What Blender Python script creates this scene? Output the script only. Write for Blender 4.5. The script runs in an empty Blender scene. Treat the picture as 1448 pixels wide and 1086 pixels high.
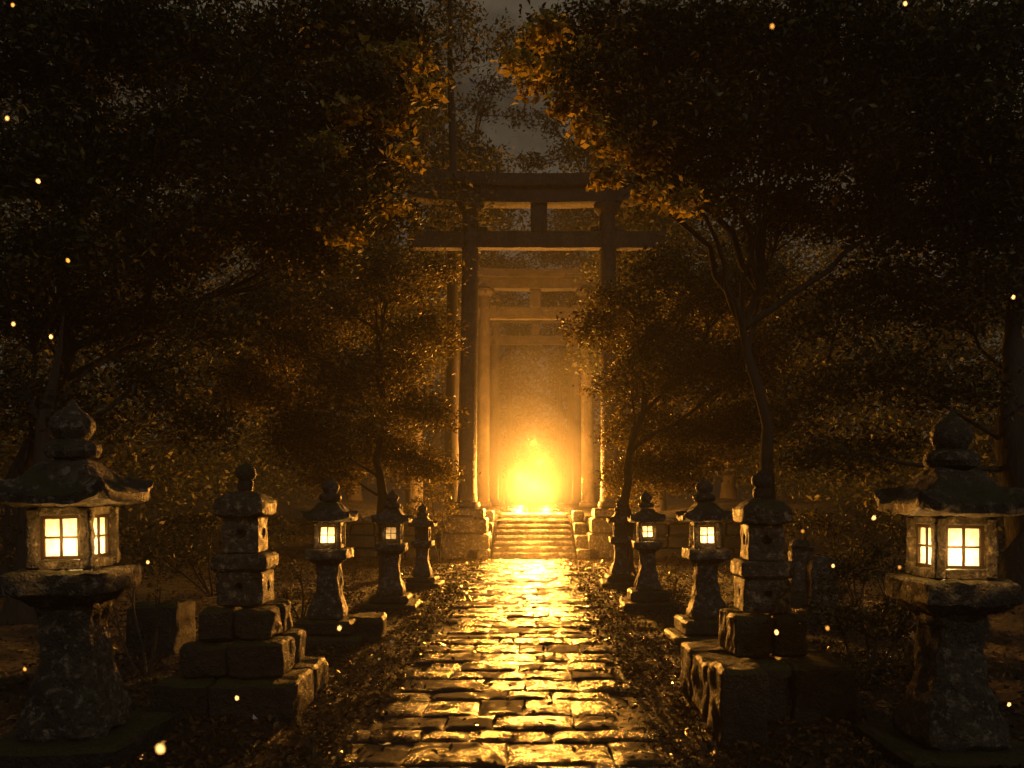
import bpy, math, random
import numpy as np
from mathutils import Vector, noise

random.seed(11)
RNG = np.random.default_rng(7)
scene = bpy.context.scene
COL = scene.collection
CAMZ, F, VX, VY = 1.57, 1200.0, 749.0, 695.0


def P(px, py, y):
    """world point at depth y that the photo shows at (px, py)"""
    return Vector(((px - VX) / F * y, y, CAMZ - (py - VY) / F * y))


def PX(px, y):
    return (px - VX) / F * y


def PZ(py, y):
    return CAMZ - (py - VY) / F * y


# ------------------------------------------------------------------ materials
class NT:
    def __init__(self, name):
        self.m = bpy.data.materials.new(name)
        self.m.use_nodes = True
        self.t = self.m.node_tree
        self.t.nodes.clear()
        self.out = self.t.nodes.new('ShaderNodeOutputMaterial')

    def n(self, kind, **kw):
        nd = self.t.nodes.new(kind)
        for k, v in kw.items():
            if k.startswith('_'):
                setattr(nd, k[1:], v)
            else:
                key = int(k[1:]) if k[0] == 'i' and k[1:].isdigit() else k.replace('__', ' ')
                if hasattr(v, 'is_output'):
                    self.t.links.new(v, nd.inputs[key])
                else:
                    nd.inputs[key].default_value = v
        return nd

    def pos(self):
        return self.n('ShaderNodeNewGeometry').outputs['Position']

    def noise(self, scale, detail=5, rough=.6, vec=None, dist=0):
        return self.n('ShaderNodeTexNoise', Vector=vec or self.pos(), Scale=scale, Detail=detail, Roughness=rough, Distortion=dist).outputs['Fac']

    def ramp(self, fac, stops):
        nd = self.n('ShaderNodeValToRGB', Fac=fac)
        el = nd.color_ramp.elements
        while len(el) < len(stops):
            el.new(.5)
        for e, (p, c) in zip(el, stops):
            e.position = p
            e.color = (c, c, c, 1) if not hasattr(c, '__len__') else (*c, 1)
        return nd.outputs['Color']

    def mix(self, fac, a, b, mode='MIX'):
        nd = self.t.nodes.new('ShaderNodeMix')
        nd.data_type = 'RGBA'
        nd.blend_type = mode
        for key, v in ((0, fac), (6, a), (7, b)):
            if hasattr(v, 'is_output'):
                self.t.links.new(v, nd.inputs[key])
            elif hasattr(v, '__len__'):
                nd.inputs[key].default_value = (*v, 1) if len(v) == 3 else v
            else:
                nd.inputs[key].default_value = v
        return nd.outputs[2]

    def math(self, op, a, b=0.0):
        return self.n('ShaderNodeMath', _operation=op, i0=a, i1=b).outputs[0]

    def bump(self, h, strength, dist, normal=None):
        kw = dict(Height=h, Strength=strength, Distance=dist)
        if normal:
            kw['Normal'] = normal
        return self.n('ShaderNodeBump', **kw).outputs['Normal']

    def done(self, shader):
        self.t.links.new(shader, self.out.inputs['Surface'])
        return self.m


def stone_mat(name, dark, mid, lichen=(.34, .32, .27), lich=.60, moss=.45, rough=(.30, .70)):
    g = NT(name)
    big = g.noise(2.6, 6, .65)
    fine = g.noise(22, 6, .7)
    c = g.mix(g.ramp(big, [(.34, 0), (.66, 1)]), dark, mid)
    c = g.mix(g.ramp(fine, [(.35, .75), (.7, 0)]), c, tuple(v * .35 for v in dark))
    spots = g.math('MULTIPLY', g.ramp(g.noise(17, 9, .78, dist=.15), [(lich - .02, 0), (lich + .05, 1)]), .85)
    c = g.mix(spots, c, lichen)
    nz = g.n('ShaderNodeSeparateXYZ', Vector=g.n('ShaderNodeNewGeometry').outputs['Normal']).outputs['Z']
    mm = g.math('MULTIPLY', g.ramp(nz, [(.25, 0), (.75, 1)]), g.ramp(g.noise(5, 5, .65), [(moss, 0), (moss + .12, 1)]))
    c = g.mix(mm, c, (.030, .042, .010))
    r = g.ramp(g.noise(14, 5, .7), [(.35, rough[0]), (.7, rough[1])])
    h = g.math('ADD', g.math('MULTIPLY', g.noise(30, 8, .72), 1.0), g.math('MULTIPLY', g.noise(7, 5, .6), 1.6))
    pits = g.n('ShaderNodeTexVoronoi', Vector=g.pos(), Scale=38.0, _feature='F1').outputs['Distance']
    h = g.math('ADD', h, g.math('MULTIPLY', g.ramp(pits, [(.05, 0), (.35, 1)]), .35))
    nm = g.bump(h, 1.0, .034)
    b = g.n('ShaderNodeBsdfPrincipled', Base__Color=c, Roughness=r, Normal=nm)
    return g.done(b.outputs[0])


def path_mat():
    g = NT('wet_path_stone')
    c = g.mix(g.ramp(g.noise(1.7, 5, .6), [(.35, 0), (.65, 1)]), (.024, .022, .018), (.075, .067, .055))
    c = g.mix(g.ramp(g.noise(16, 6, .7), [(.40, .8), (.62, 0)]), c, (.022, .020, .017))
    isl = g.n('ShaderNodeNewGeometry').outputs['Random Per Island']
    c = g.mix(g.math('MULTIPLY', isl, .7), c, (.016, .013, .010))
    wet = g.math('ADD', g.noise(3.3, 6, .68, dist=.8), g.math('MULTIPLY', g.math('SUBTRACT', isl, .5), .20))
    r = g.ramp(wet, [(.38, .09), (.50, .24), (.58, .70)])
    h = g.math('ADD', g.math('MULTIPLY', g.noise(13, 7, .66), 1.0), g.math('MULTIPLY', g.noise(60, 6, .75), .6))
    nm = g.bump(h, 1.0, .020)
    b = g.n('ShaderNodeBsdfPrincipled', Base__Color=c, Roughness=r, Normal=nm, IOR=1.45)
    return g.done(b.outputs[0])


def ground_mat():
    g = NT('wet_forest_soil')
    c = g.mix(g.ramp(g.noise(1.1, 6, .65), [(.35, 0), (.65, 1)]), (.018, .014, .010), (.055, .042, .028))
    c = g.mix(g.ramp(g.noise(2.3, 6, .7), [(.52, 0), (.60, 1)]), c, (.022, .032, .009))
    r = g.ramp(g.noise(6, 6, .7), [(.36, .15), (.62, .6)])
    h = g.math('ADD', g.math('MULTIPLY', g.noise(9, 8, .7), 2.0), g.math('MULTIPLY', g.noise(40, 6, .7), .8))
    nm = g.bump(h, 1.0, .05)
    return g.done(g.n('ShaderNodeBsdfPrincipled', Base__Color=c, Roughness=r, Normal=nm).outputs[0])


def leaf_mat(name, stops, rough=.52, trans=.45):
    g = NT(name)
    rnd = g.n('ShaderNodeNewGeometry').outputs['Random Per Island']
    c = g.ramp(rnd, stops)
    d = g.n('ShaderNodeBsdfPrincipled', Base__Color=c, Roughness=rough)
    t = g.n('ShaderNodeBsdfTranslucent', Color=g.mix(1.0, c, (1.5, 1.35, .6), 'MULTIPLY'))
    mx = g.n('ShaderNodeMixShader', Fac=trans, i1=d.outputs[0], i2=t.outputs[0])
    return g.done(mx.outputs[0])


def bark_mat():
    g = NT('bark')
    pos = g.n('ShaderNodeMapping', Vector=g.pos(), Scale=(9, 9, 1.3)).outputs[0]
    f = g.noise(1.0, 7, .7, vec=pos, dist=.5)
    c = g.mix(f, (.014, .010, .006), (.065, .048, .031))
    nm = g.bump(f, 1.0, .06)
    return g.done(g.n('ShaderNodeBsdfPrincipled', Base__Color=c, Roughness=.75, Normal=nm).outputs[0])


def emit_mat(name, col, s, textured=False):
    g = NT(name)
    c = col
    e = g.n('ShaderNodeEmission', Strength=s)
    if textured:   # uneven paper, a flame behind it is never quite even
        f = g.ramp(g.noise(17, 4, .6), [(.3, tuple(v * .6 for v in col)), (.65, col)])
        g.t.links.new(f, e.inputs['Color'])
    else:
        e.inputs['Color'].default_value = (*c, 1)
    return g.done(e.outputs[0])


def plain_mat(name, c, r):
    g = NT(name)
    cc = g.mix(g.noise(30, 4), tuple(v * .6 for v in c), c)
    return g.done(g.n('ShaderNodeBsdfPrincipled', Base__Color=cc, Roughness=r).outputs[0])


STONE = stone_mat('weathered_stone', (.030, .026, .021), (.14, .122, .096), lichen=(.30, .265, .205), lich=.55)
STONE_DARK = stone_mat('dark_mossy_stone', (.018, .017, .013), (.060, .055, .044), lichen=(.22, .21, .18), lich=.63, moss=.36)
GATE = stone_mat('gate_stone', (.030, .024, .018), (.105, .083, .060), lichen=(.20, .18, .15), lich=.66, moss=.55, rough=(.4, .7))
STEP = stone_mat('wet_step_stone', (.085, .075, .060), (.22, .195, .155), lich=.70, moss=.66, rough=(.16, .5))
PATH = path_mat()
SOIL = ground_mat()
BARK = bark_mat()
LEAF = leaf_mat('dark_green_leaf', [(0, (.012, .018, .005)), (.45, (.030, .038, .010)), (.82, (.060, .058, .016)), (.93, (.16, .14, .036)), (1, (.28, .24, .066))])
LEAF_WARM = leaf_mat('warm_leaf', [(0, (.030, .034, .009)), (.5, (.075, .060, .016)), (.85, (.14, .115, .03)), (1, (.32, .26, .075))])  # warmer, brighter leaf tones than the dark green set
LEAF_LIT_GOLD = leaf_mat('painted_lamplit_leaf', [(0, (.05, .048, .012)), (.35, (.26, .22, .06)), (1, (.60, .50, .15))], trans=.62)  # bright gold colour stands in for lamplight on the inner boughs
LITTER = leaf_mat('wet_fallen_leaf', [(0, (.020, .012, .006)), (.6, (.07, .040, .016)), (1, (.14, .085, .028))], rough=.13, trans=.1)
MOSS = leaf_mat('moss_blade', [(0, (.012, .020, .004)), (1, (.05, .065, .014))], rough=.5, trans=.4)
WOOD = plain_mat('dark_window_wood', (.040, .026, .014), .55)
def paper_mat(name):
    g = NT(name)
    c = g.ramp(g.noise(26, 5, .65), [(.3, (.55, .46, .34)), (.62, (.86, .80, .68))])
    t = g.n('ShaderNodeBsdfTranslucent', Color=c)
    d = g.n('ShaderNodeBsdfDiffuse', Color=c)
    return g.done(g.n('ShaderNodeMixShader', Fac=.22, i1=t.outputs[0], i2=d.outputs[0]).outputs[0])


PANE, PANE_BIG, PANE_DIM = paper_mat('lamplit_paper'), paper_mat('old_lamplit_paper'), paper_mat('faint_lamplit_paper')
PANE_OFF = plain_mat('shade_coloured_paper', (.06, .05, .04), .7)  # dark colour put in for the shade inside the openings
GLOW = emit_mat('firefly_glow', (1.0, .50, .12), 5.0)
GLOW_DIM = emit_mat('firefly_faint_glow', (1.0, .38, .05), 2.2)
BEETLE = plain_mat('firefly_shell', (.02, .014, .01), .4)


# ------------------------------------------------------------------ geometry
def nv(p, f, seed):
    q = Vector((p[0] * f + seed * 13.7, p[1] * f - seed * 5.1, p[2] * f + seed * 3.3))
    return noise.noise_vector(q) + .5 * noise.noise_vector(q * 2.3)


class Geo:
    def __init__(self):
        self.v, self.f = [], []

    def loft(self, rings, n=7, rc=.01, seed=0, amp=.004, freq=9, c=(0, 0), rnd=False, lift=None, sub=.05, deform=None, chip=.0):
        """rings: (half width, z[, half depth]); a rounded square (or round) section lofted through them"""
        R = [rings[0]]
        for a, b in zip(rings, rings[1:]):
            k = max(1, int(math.ceil(math.hypot(a[0] - b[0], a[1] - b[1]) / sub)))
            for i in range(1, k + 1):
                R.append(tuple(x + (y - x) * i / k for x, y in zip(a, b)))
        base = len(self.v)
        if rnd:
            m = n
            uv = [(math.cos(2 * math.pi * i / m), math.sin(2 * math.pi * i / m)) for i in range(m)]
        else:
            m = 4 * n
            uv = []
            for s in range(4):
                for i in range(n):
                    t = -1 + 2 * i / n
                    uv.append([(t, -1), (1, t), (-t, 1), (-1, -t)][s])
        for r in R:
            hw, z = r[0], r[1]
            hd = r[2] if len(r) > 2 else hw
            for (u, w) in uv:
                x, y = u * hw, w * hd
                corner = 0
                if not rnd:
                    rr = min(rc, hw * .9, hd * .9)
                    ax, ay = abs(x) - (hw - rr), abs(y) - (hd - rr)
                    if ax > 0 and ay > 0:
                        l = math.hypot(ax, ay)
                        if l > rr:
                            x = math.copysign(hw - rr + ax / l * rr, x)
                            y = math.copysign(hd - rr + ay / l * rr, y)
                    corner = min(abs(u), abs(w))
                p = [x, y, z]
                if lift:
                    p[2] += lift(corner, hw, z)
                d = nv((p[0] + c[0], p[1] + c[1], p[2]), freq, seed)
                a = amp
                if chip and noise.noise(Vector((p[0] * 7 + seed, p[1] * 7, p[2] * 7))) > .22 and corner > .75:
                    p[0] *= 1 - chip
                    p[1] *= 1 - chip
                q = Vector((p[0] + d.x * a, p[1] + d.y * a, p[2] + d.z * a))
                if deform:
                    q = deform(q)
                self.v.append((q.x + c[0], q.y + c[1], q.z))
        for i in range(len(R) - 1):
            for j in range(m):
                a, b = base + i * m + j, base + i * m + (j + 1) % m
                self.f.append((a, b, b + m, a + m))
        for i, flip in ((0, True), (len(R) - 1, False)):
            s = base + i * m
            ctr = [sum(self.v[s + j][k] for j in range(m)) / m for k in range(3)]
            self.v.append(tuple(ctr))
            ci = len(self.v) - 1
            for j in range(m):
                t = (s + j, s + (j + 1) % m, ci)
                self.f.append(t[::-1] if flip else t)
        return self

    def block(self, x0, x1, y0, y1, z0, z1, r=.012, n=6, seed=0, amp=.005, freq=7, sub=.06, chip=0., deform=None):
        hw, hd = (x1 - x0) / 2, (y1 - y0) / 2
        r = min(r, hw * .45, hd * .45, (z1 - z0) * .45)
        return self.loft([(hw - r, z0, hd - r), (hw, z0 + r, hd), (hw, z1 - r, hd), (hw - r, z1, hd - r)], n=n, rc=r * 1.3, seed=seed,
                         amp=amp, freq=freq, c=((x0 + x1) / 2, (y0 + y1) / 2), sub=sub, chip=chip, deform=deform)

    def box(self, x0, x1, y0, y1, z0, z1):
        b = len(self.v)
        self.v += [(x, y, z) for z in (z0, z1) for (x, y) in ((x0, y0), (x1, y0), (x1, y1), (x0, y1))]
        self.f += [tuple(b + i for i in q) for q in ((3, 2, 1, 0), (4, 5, 6, 7), (0, 1, 5, 4), (1, 2, 6, 5), (2, 3, 7, 6), (3, 0, 4, 7))]
        return self

    def tube(self, pts, rad, seg=8, seed=0, amp=0.):
        base = len(self.v)
        up = Vector((.13, .31, .94))
        for i, p in enumerate(pts):
            p = Vector(p)
            d = (Vector(pts[min(i + 1, len(pts) - 1)]) - Vector(pts[max(i - 1, 0)])).normalized()
            s = d.cross(up if abs(d.dot(up)) < .95 else Vector((1, 0, 0))).normalized()
            t = d.cross(s)
            for j in range(seg):
                a = 2 * math.pi * j / seg
                r = rad[i]
                if amp:
                    r *= 1 + amp * noise.noise(Vector((math.cos(a) * 1.6 + seed, math.sin(a) * 1.6, p.z * .6 + seed)))
                self.v.append(tuple(p + s * math.cos(a) * r + t * math.sin(a) * r))
        for i in range(len(pts) - 1):
            for j in range(seg):
                a, b = base + i * seg + j, base + i * seg + (j + 1) % seg
                self.f.append((a, b, b + seg, a + seg))
        self.f.append(tuple(base + j for j in range(seg))[::-1])
        e = base + (len(pts) - 1) * seg
        self.f.append(tuple(e + j for j in range(seg)))
        return self

    def build(self, name, mat, parent=None, smooth=38):
        me = bpy.data.meshes.new(name)
        me.from_pydata(self.v, [], self.f)
        me.materials.append(mat)
        if smooth:
            me.polygons.foreach_set('use_smooth', [True] * len(me.polygons))
            me.set_sharp_from_angle(angle=math.radians(smooth))
        me.update()
        o = bpy.data.objects.new(name, me)
        COL.objects.link(o)
        if parent:
            o.parent = parent
        return o


def quads(name, v, mat, parent=None):
    """v: (N,4,3) array of four-cornered leaves"""
    n = len(v)
    me = bpy.data.meshes.new(name)
    me.vertices.add(n * 4)
    me.vertices.foreach_set('co', np.ascontiguousarray(v, dtype=np.float32).ravel())
    me.loops.add(n * 4)
    me.loops.foreach_set('vertex_index', np.arange(n * 4, dtype=np.int32))
    me.polygons.add(n)
    me.polygons.foreach_set('loop_start', np.arange(0, n * 4, 4, dtype=np.int32))
    me.materials.append(mat)
    me.update(calc_edges=True)
    me.validate()
    o = bpy.data.objects.new(name, me)
    COL.objects.link(o)
    if parent:
        o.parent = parent
    return o


def unit(a):
    return a / np.maximum(np.linalg.norm(a, axis=1, keepdims=True), 1e-6)


def leaf_quads(c, size, droop=.35, flat=.6, width=.42):
    n = len(c)
    ax = RNG.normal(size=(n, 3))
    ax[:, 2] = ax[:, 2] * .6 - droop
    ax = unit(ax)
    nm = RNG.normal(size=(n, 3))
    nm[:, 2] += flat
    nm = unit(nm - ax * (nm * ax).sum(1, keepdims=True))
    sd = np.cross(ax, nm)
    L = (size * RNG.uniform(.6, 1.3, n))[:, None]
    fold = nm * L * RNG.uniform(-.05, .22, n)[:, None]
    v = np.empty((n, 4, 3))
    v[:, 0] = c - ax * L * .5
    v[:, 1] = c + sd * L * width * .5 + fold
    v[:, 2] = c + ax * L * .5
    v[:, 3] = c - sd * L * width * .5 + fold
    return v


def tag(o, label=None, cat=None, group=None, kind=None):
    if label:
        o['label'] = label
    if cat:
        o['category'] = cat
    if group:
        o['group'] = group
    if kind:
        o['kind'] = kind
    return o


def thing(name, loc, label, cat, group=None):
    o = bpy.data.objects.new(name, None)
    o.empty_display_size = .1
    COL.objects.link(o)
    o.location = loc
    return tag(o, label, cat, group)


# ------------------------------------------------------------------ setting: ground, path
PATH_X0, PATH_X1 = -1.02, .76
ST_Y0, ST_RUN, ST_N, ST_RISE = 19.8, .34, 8, .122
UP_Z = ST_N * ST_RISE
ST_CX = .09


def smooth(a, b, x):
    t = min(1, max(0, (x - a) / (b - a)))
    return t * t * (3 - 2 * t)


def gz(x, y):
    z = smooth(20.0, 22.3, y) * (UP_Z - .03)
    if abs(x - ST_CX) < 1.3 and 19.7 < y < 22.6:
        z = max(-.06, (y - 20.4) * .30 - .05)
    side = smooth(2.6, 7, abs(x))
    z += side * .28 + side * .22 * noise.noise(Vector((x * .35, y * .35, 2)))
    off = max(0, abs(x + .12) - 1.0)
    z += min(1, off * 2) * (.035 * noise.noise(Vector((x * 2.2, y * 2.2, 5))) + .02 * noise.noise(Vector((x * 6, y * 6, 9))))
    z += smooth(45, 150, math.hypot(x, y - 10)) * 9 * (1 if y > 10 else .25)
    return z - .012


def axis(lo, hi, step, far):
    a = list(np.arange(lo, hi + 1e-6, step))
    s, x = step, hi
    right, left = [], []
    while x < far:
        s *= 1.22
        x += s
        right.append(x)
    s, x = step, lo
    while x > -far:
        s *= 1.22
        x -= s
        left.append(x)
    return left[::-1] + a + right


gx, gy = axis(-5, 5, .09, 150), axis(3, 23.5, .11, 150)
gv = [(x, y, gz(x, y)) for y in gy for x in gx]
W = len(gx)
g = Geo()
g.v = gv
g.f = [(j * W + i, j * W + i + 1, (j + 1) * W + i + 1, (j + 1) * W + i) for j in range(len(gy) - 1) for i in range(W - 1)]
tag(g.build('ground', SOIL, smooth=180), 'dark wet forest soil on both sides of the path', kind='structure')

# flagged path: uneven worn slabs laid in cross rows
pth = Geo()
rp = random.Random(5)


def slab(x0, x1, y0, y1, zb, seed):
    nx, ny = max(3, int((x1 - x0) / .05)), max(3, int((y1 - y0) / .05))
    tilt = (rp.uniform(-.010, .010), rp.uniform(-.010, .010))
    top = zb + rp.uniform(-.006, .007)
    base = len(pth.v)
    cx, cy = (x0 + x1) / 2, (y0 + y1) / 2
    for j in range(ny + 1):
        for i in range(nx + 1):
            u, v = i / nx, j / ny
            x, y = x0 + u * (x1 - x0), y0 + v * (y1 - y0)
            e = min(u * (x1 - x0), (1 - u) * (x1 - x0), v * (y1 - y0), (1 - v) * (y1 - y0))
            z = top + tilt[0] * (x - cx) + tilt[1] * (y - cy) - .010 * max(0, 1 - e / .03) ** 2
            z += .007 * noise.noise(Vector((x * 5, y * 5, seed))) + .004 * noise.noise(Vector((x * 13, y * 13, seed)))
            ed = min(1, e / .05)
            jx = .014 * noise.noise(Vector((x * 7, y * 7, seed + 40))) * (1 - ed) * 1.6
            jy = .014 * noise.noise(Vector((x * 7, y * 7, seed + 80))) * (1 - ed) * 1.6
            pth.v.append((x + jx, y + jy, z))
    for j in range(ny):
        for i in range(nx):
            a = base + j * (nx + 1) + i
            pth.f.append((a, a + 1, a + nx + 2, a + nx + 1))
    rim = [base + i for i in range(nx + 1)] + [base + j * (nx + 1) + nx for j in range(1, ny + 1)] + \
          [base + ny * (nx + 1) + i for i in range(nx - 1, -1, -1)] + [base + j * (nx + 1) for j in range(ny - 1, 0, -1)]
    b2 = len(pth.v)
    for k in rim:
        x, y, z = pth.v[k]
        pth.v.append((x, y, zb - .09))
    m = len(rim)
    for k in range(m):
        pth.f.append((rim[(k + 1) % m], rim[k], b2 + k, b2 + (k + 1) % m))


def lay(y, yend, zb, xa, xb):
    k = 0
    while y < yend:
        d = min(rp.uniform(.26, .48), yend - y)
        if d < .12:
            break
        x = xa + rp.uniform(-.16, .20)
        xe = xb + rp.uniform(-.20, .16)
        cuts = [x]
        while xe - cuts[-1] > .80:
            cuts.append(cuts[-1] + rp.uniform(.28, .74))
        if xe - cuts[-1] > .6 and rp.random() < .5:
            cuts.append(cuts[-1] + (xe - cuts[-1]) * rp.uniform(.4, .6))
        cuts.append(xe)
        for a, b in zip(cuts, cuts[1:]):
            k += 1
            slab(a + .007, b - .007, y + .005 + rp.uniform(0, .010), y + d - .005 - rp.uniform(0, .010), zb, k * 3.1)
        y += d


lay(-2.0, 19.75, .012, PATH_X0, PATH_X1)
lay(ST_Y0 + ST_N * ST_RUN + .02, 46, UP_Z + .012, -.85, 1.03)
tag(pth.build('stone_path', PATH, smooth=50), 'wet flagstone path leading to the steps', kind='structure')

# ------------------------------------------------------------------ stairs
st = thing('stone_staircase', (ST_CX, ST_Y0, 0), 'eight worn stone steps glowing gold at the far end of the path', 'steps')
for k in range(ST_N):
    s = Geo()
    hw = 1.0 - .012 * k
    y0 = k * ST_RUN
    for a, b in ((-hw, hw),):
        s.block(a, b, y0, y0 + ST_RUN + (.06 if k < ST_N - 1 else 0), max(0, k - 1) * ST_RISE - .03, (k + 1) * ST_RISE, r=.05, n=24, seed=k + a, amp=.012, freq=6, chip=.004)
    s.build('step', STEP, st)
for sgn in (-1, 1):
    s = Geo()
    for k in range(4):
        s.block(sgn * 1.17 - .15, sgn * 1.17 + .15, -.02 + k * .70, .67 + k * .70, -.1, .16 + k * .285 + .05, r=.03, n=6, seed=k + 3 * sgn, amp=.014, freq=5, chip=.02)
    s.build('side_curb', STONE, st)

# retaining walls beside the stairs
for sgn, lab in ((-1, 'low dry stone retaining wall to the left of the glowing steps'), (1, 'low dry stone retaining wall to the right of the glowing steps')):
    wth = thing('retaining_wall', (ST_CX + sgn * 1.4, 20.1, 0), lab, 'wall', 'retaining walls beside the steps')
    lo, cap = Geo(), Geo()
    for row in range(3):
        x = rp.uniform(0, .15)
        while x < 3.6:
            w = rp.uniform(.35, .75)
            a, b = (x, x + w) if sgn > 0 else (-x - w, -x)
            lo.block(a + .008, b - .008, rp.uniform(-.04, .04) + row * .05, .6, row * .30 - .08, row * .30 + .21, r=.035, n=6, seed=row + x, amp=.02, freq=4.5, chip=.02)
            x += w
    x = 0
    while x < 3.5:
        w = rp.uniform(.6, .9)
        a, b = (x, x + w) if sgn > 0 else (-x - w, -x)
        cap.block(a + .006, b - .006, -.03, .55, .83, .97 + rp.uniform(-.02, .02), r=.03, n=7, seed=x + 9, amp=.014, freq=5, chip=.02)
        x += w
    lo.build('wall', STONE_DARK, wth)
    cap.build('coping', STONE, wth)


# ------------------------------------------------------------------ torii gates
def torii(y, cx, half, hgt, z0, r, ext, label, ped):
    """hgt = top of the lintel above z0 (at the middle)"""
    t = thing('torii_gate', (cx, y, z0), label, 'torii gate', 'torii gates in a row over the path')
    sc = ext / 3.3
    k_top, k_bot, s_bot = hgt, hgt - .27 * sc, hgt - .66 * sc
    n_top, n_bot = hgt - 1.32 * sc, hgt - 1.72 * sc
    for sgn in (-1, 1):
        x0, x1 = sgn * half * 1.035, sgn * half * .985
        pl = Geo()
        pts, rad = [], []
        n = 26
        for i in range(n + 1):
            f = i / n
            pts.append((x0 + (x1 - x0) * f, 0, ped + .10 + (s_bot - ped - .10) * f))
            rad.append(r * (1.0 - .14 * f + .10 * max(0, 1 - f * 14)))
        pl.tube(pts, rad, 22, seed=y + sgn, amp=.05)
        p = pl.build('pillar', GATE, t)
        Geo().loft([(r * 1.25, ped - .02), (r * 1.4, ped + .04), (r * 1.32, ped + .13), (r * 1.05, ped + .16)], n=24, rnd=True, amp=.012, freq=5, seed=sgn, c=(x0, 0)).build('pillar_foot', GATE, t)
        Geo().loft([(r * .90, s_bot - .24 * sc), (r * 1.28, s_bot - .15 * sc), (r * 1.45, s_bot - .10 * sc), (r * 1.45, s_bot - .004)], n=24, rnd=True, amp=.008, c=(x1, 0)).build('capital', GATE, t)
        if ped > .3:
            q = Geo()
            q.block(x0 - .43, x0 + .43, -.43, .43, ped - .24, ped - .022, r=.03, n=8, seed=sgn + 2, amp=.016, freq=4, chip=.03)
            q.block(x0 - .50, x0 + .50, -.50, .50, ped - .60, ped - .246, r=.04, n=8, seed=sgn + 5, amp=.02, freq=4, chip=.03)
            q.block(x0 - .56, x0 + .56, -.56, .56, -.1, ped - .607, r=.04, n=8, seed=sgn + 7, amp=.02, freq=4, chip=.03)
            q.build('pedestal', STONE, t)
        # wedge where the tie beam passes through the pillar
        for d in (-1, 1):
            Geo().block(x1 + d * (r + .08) - .10, x1 + d * (r + .08) + .10, -.13, .13, n_top + .002, n_top + .11 * sc, r=.02, n=4, seed=d + sgn, amp=.012).build('wedge', GATE, t)

    def curved(ex, zb, zt, hd, upb, upt, flare):
        b = Geo()
        n = 40
        for i in range(n + 1):
            u = -1 + 2 * i / n
            cu = abs(u) ** 2.4
            e = ex
            for (yy, zz, kind) in ((-hd, zb, 0), (hd, zb, 0), (hd, zt, 1), (-hd, zt, 1)):
                xx = u * (e + (flare if kind else 0))
                p = Vector((xx, yy, zz + cu * (upt if kind else upb)))
                d = nv((p.x, p.y + y, p.z), 3, 1) * .010
                b.v.append(tuple(p + d))
        for i in range(n):
            a = i * 4
            for j in range(4):
                b.f.append((a + j, a + (j + 1) % 4, a + 4 + (j + 1) % 4, a + 4 + j)[::-1])
        b.f.append((0, 1, 2, 3))
        b.f.append(tuple(n * 4 + j for j in (3, 2, 1, 0)))
        return b
    curved(ext, k_bot, k_top, .34 * sc, .155 * sc, .26 * sc, .09).build('top_lintel', GATE, t, 30)
    curved(ext * .94, s_bot, k_bot - .004, .24 * sc, .14 * sc, .15 * sc, .05).build('second_lintel', GATE, t, 30)
    curved(ext * .92, n_bot, n_top, .13 * sc, 0, 0, 0).build('tie_beam', GATE, t, 30)
    Geo().block(-.20 * sc, .20 * sc, -.17 * sc, .17 * sc, n_top + .003, s_bot - .003, r=.02, n=5, amp=.008, freq=5).build('centre_strut', GATE, t)
    return t


torii(20.6, PX(762, 20.6), 1.68, PZ(252, 20.6), 0, .225, 3.3, 'tallest stone torii gate, nearest, standing on pedestals beside the steps', 1.18)
torii(26.8, PX(757, 26.8), 1.62, PZ(384, 26.8) - UP_Z, UP_Z, .21, 2.9, 'second torii gate, seen through the tallest one beyond the steps', .12)
torii(34.0, PX(757, 34), 1.62, PZ(436, 34) - UP_Z, UP_Z, .20, 2.8, 'farthest torii gate fading into the golden mist', .12)


# ------------------------------------------------------------------ stone lanterns
FLAMES_AND_FILLS = []


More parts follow.
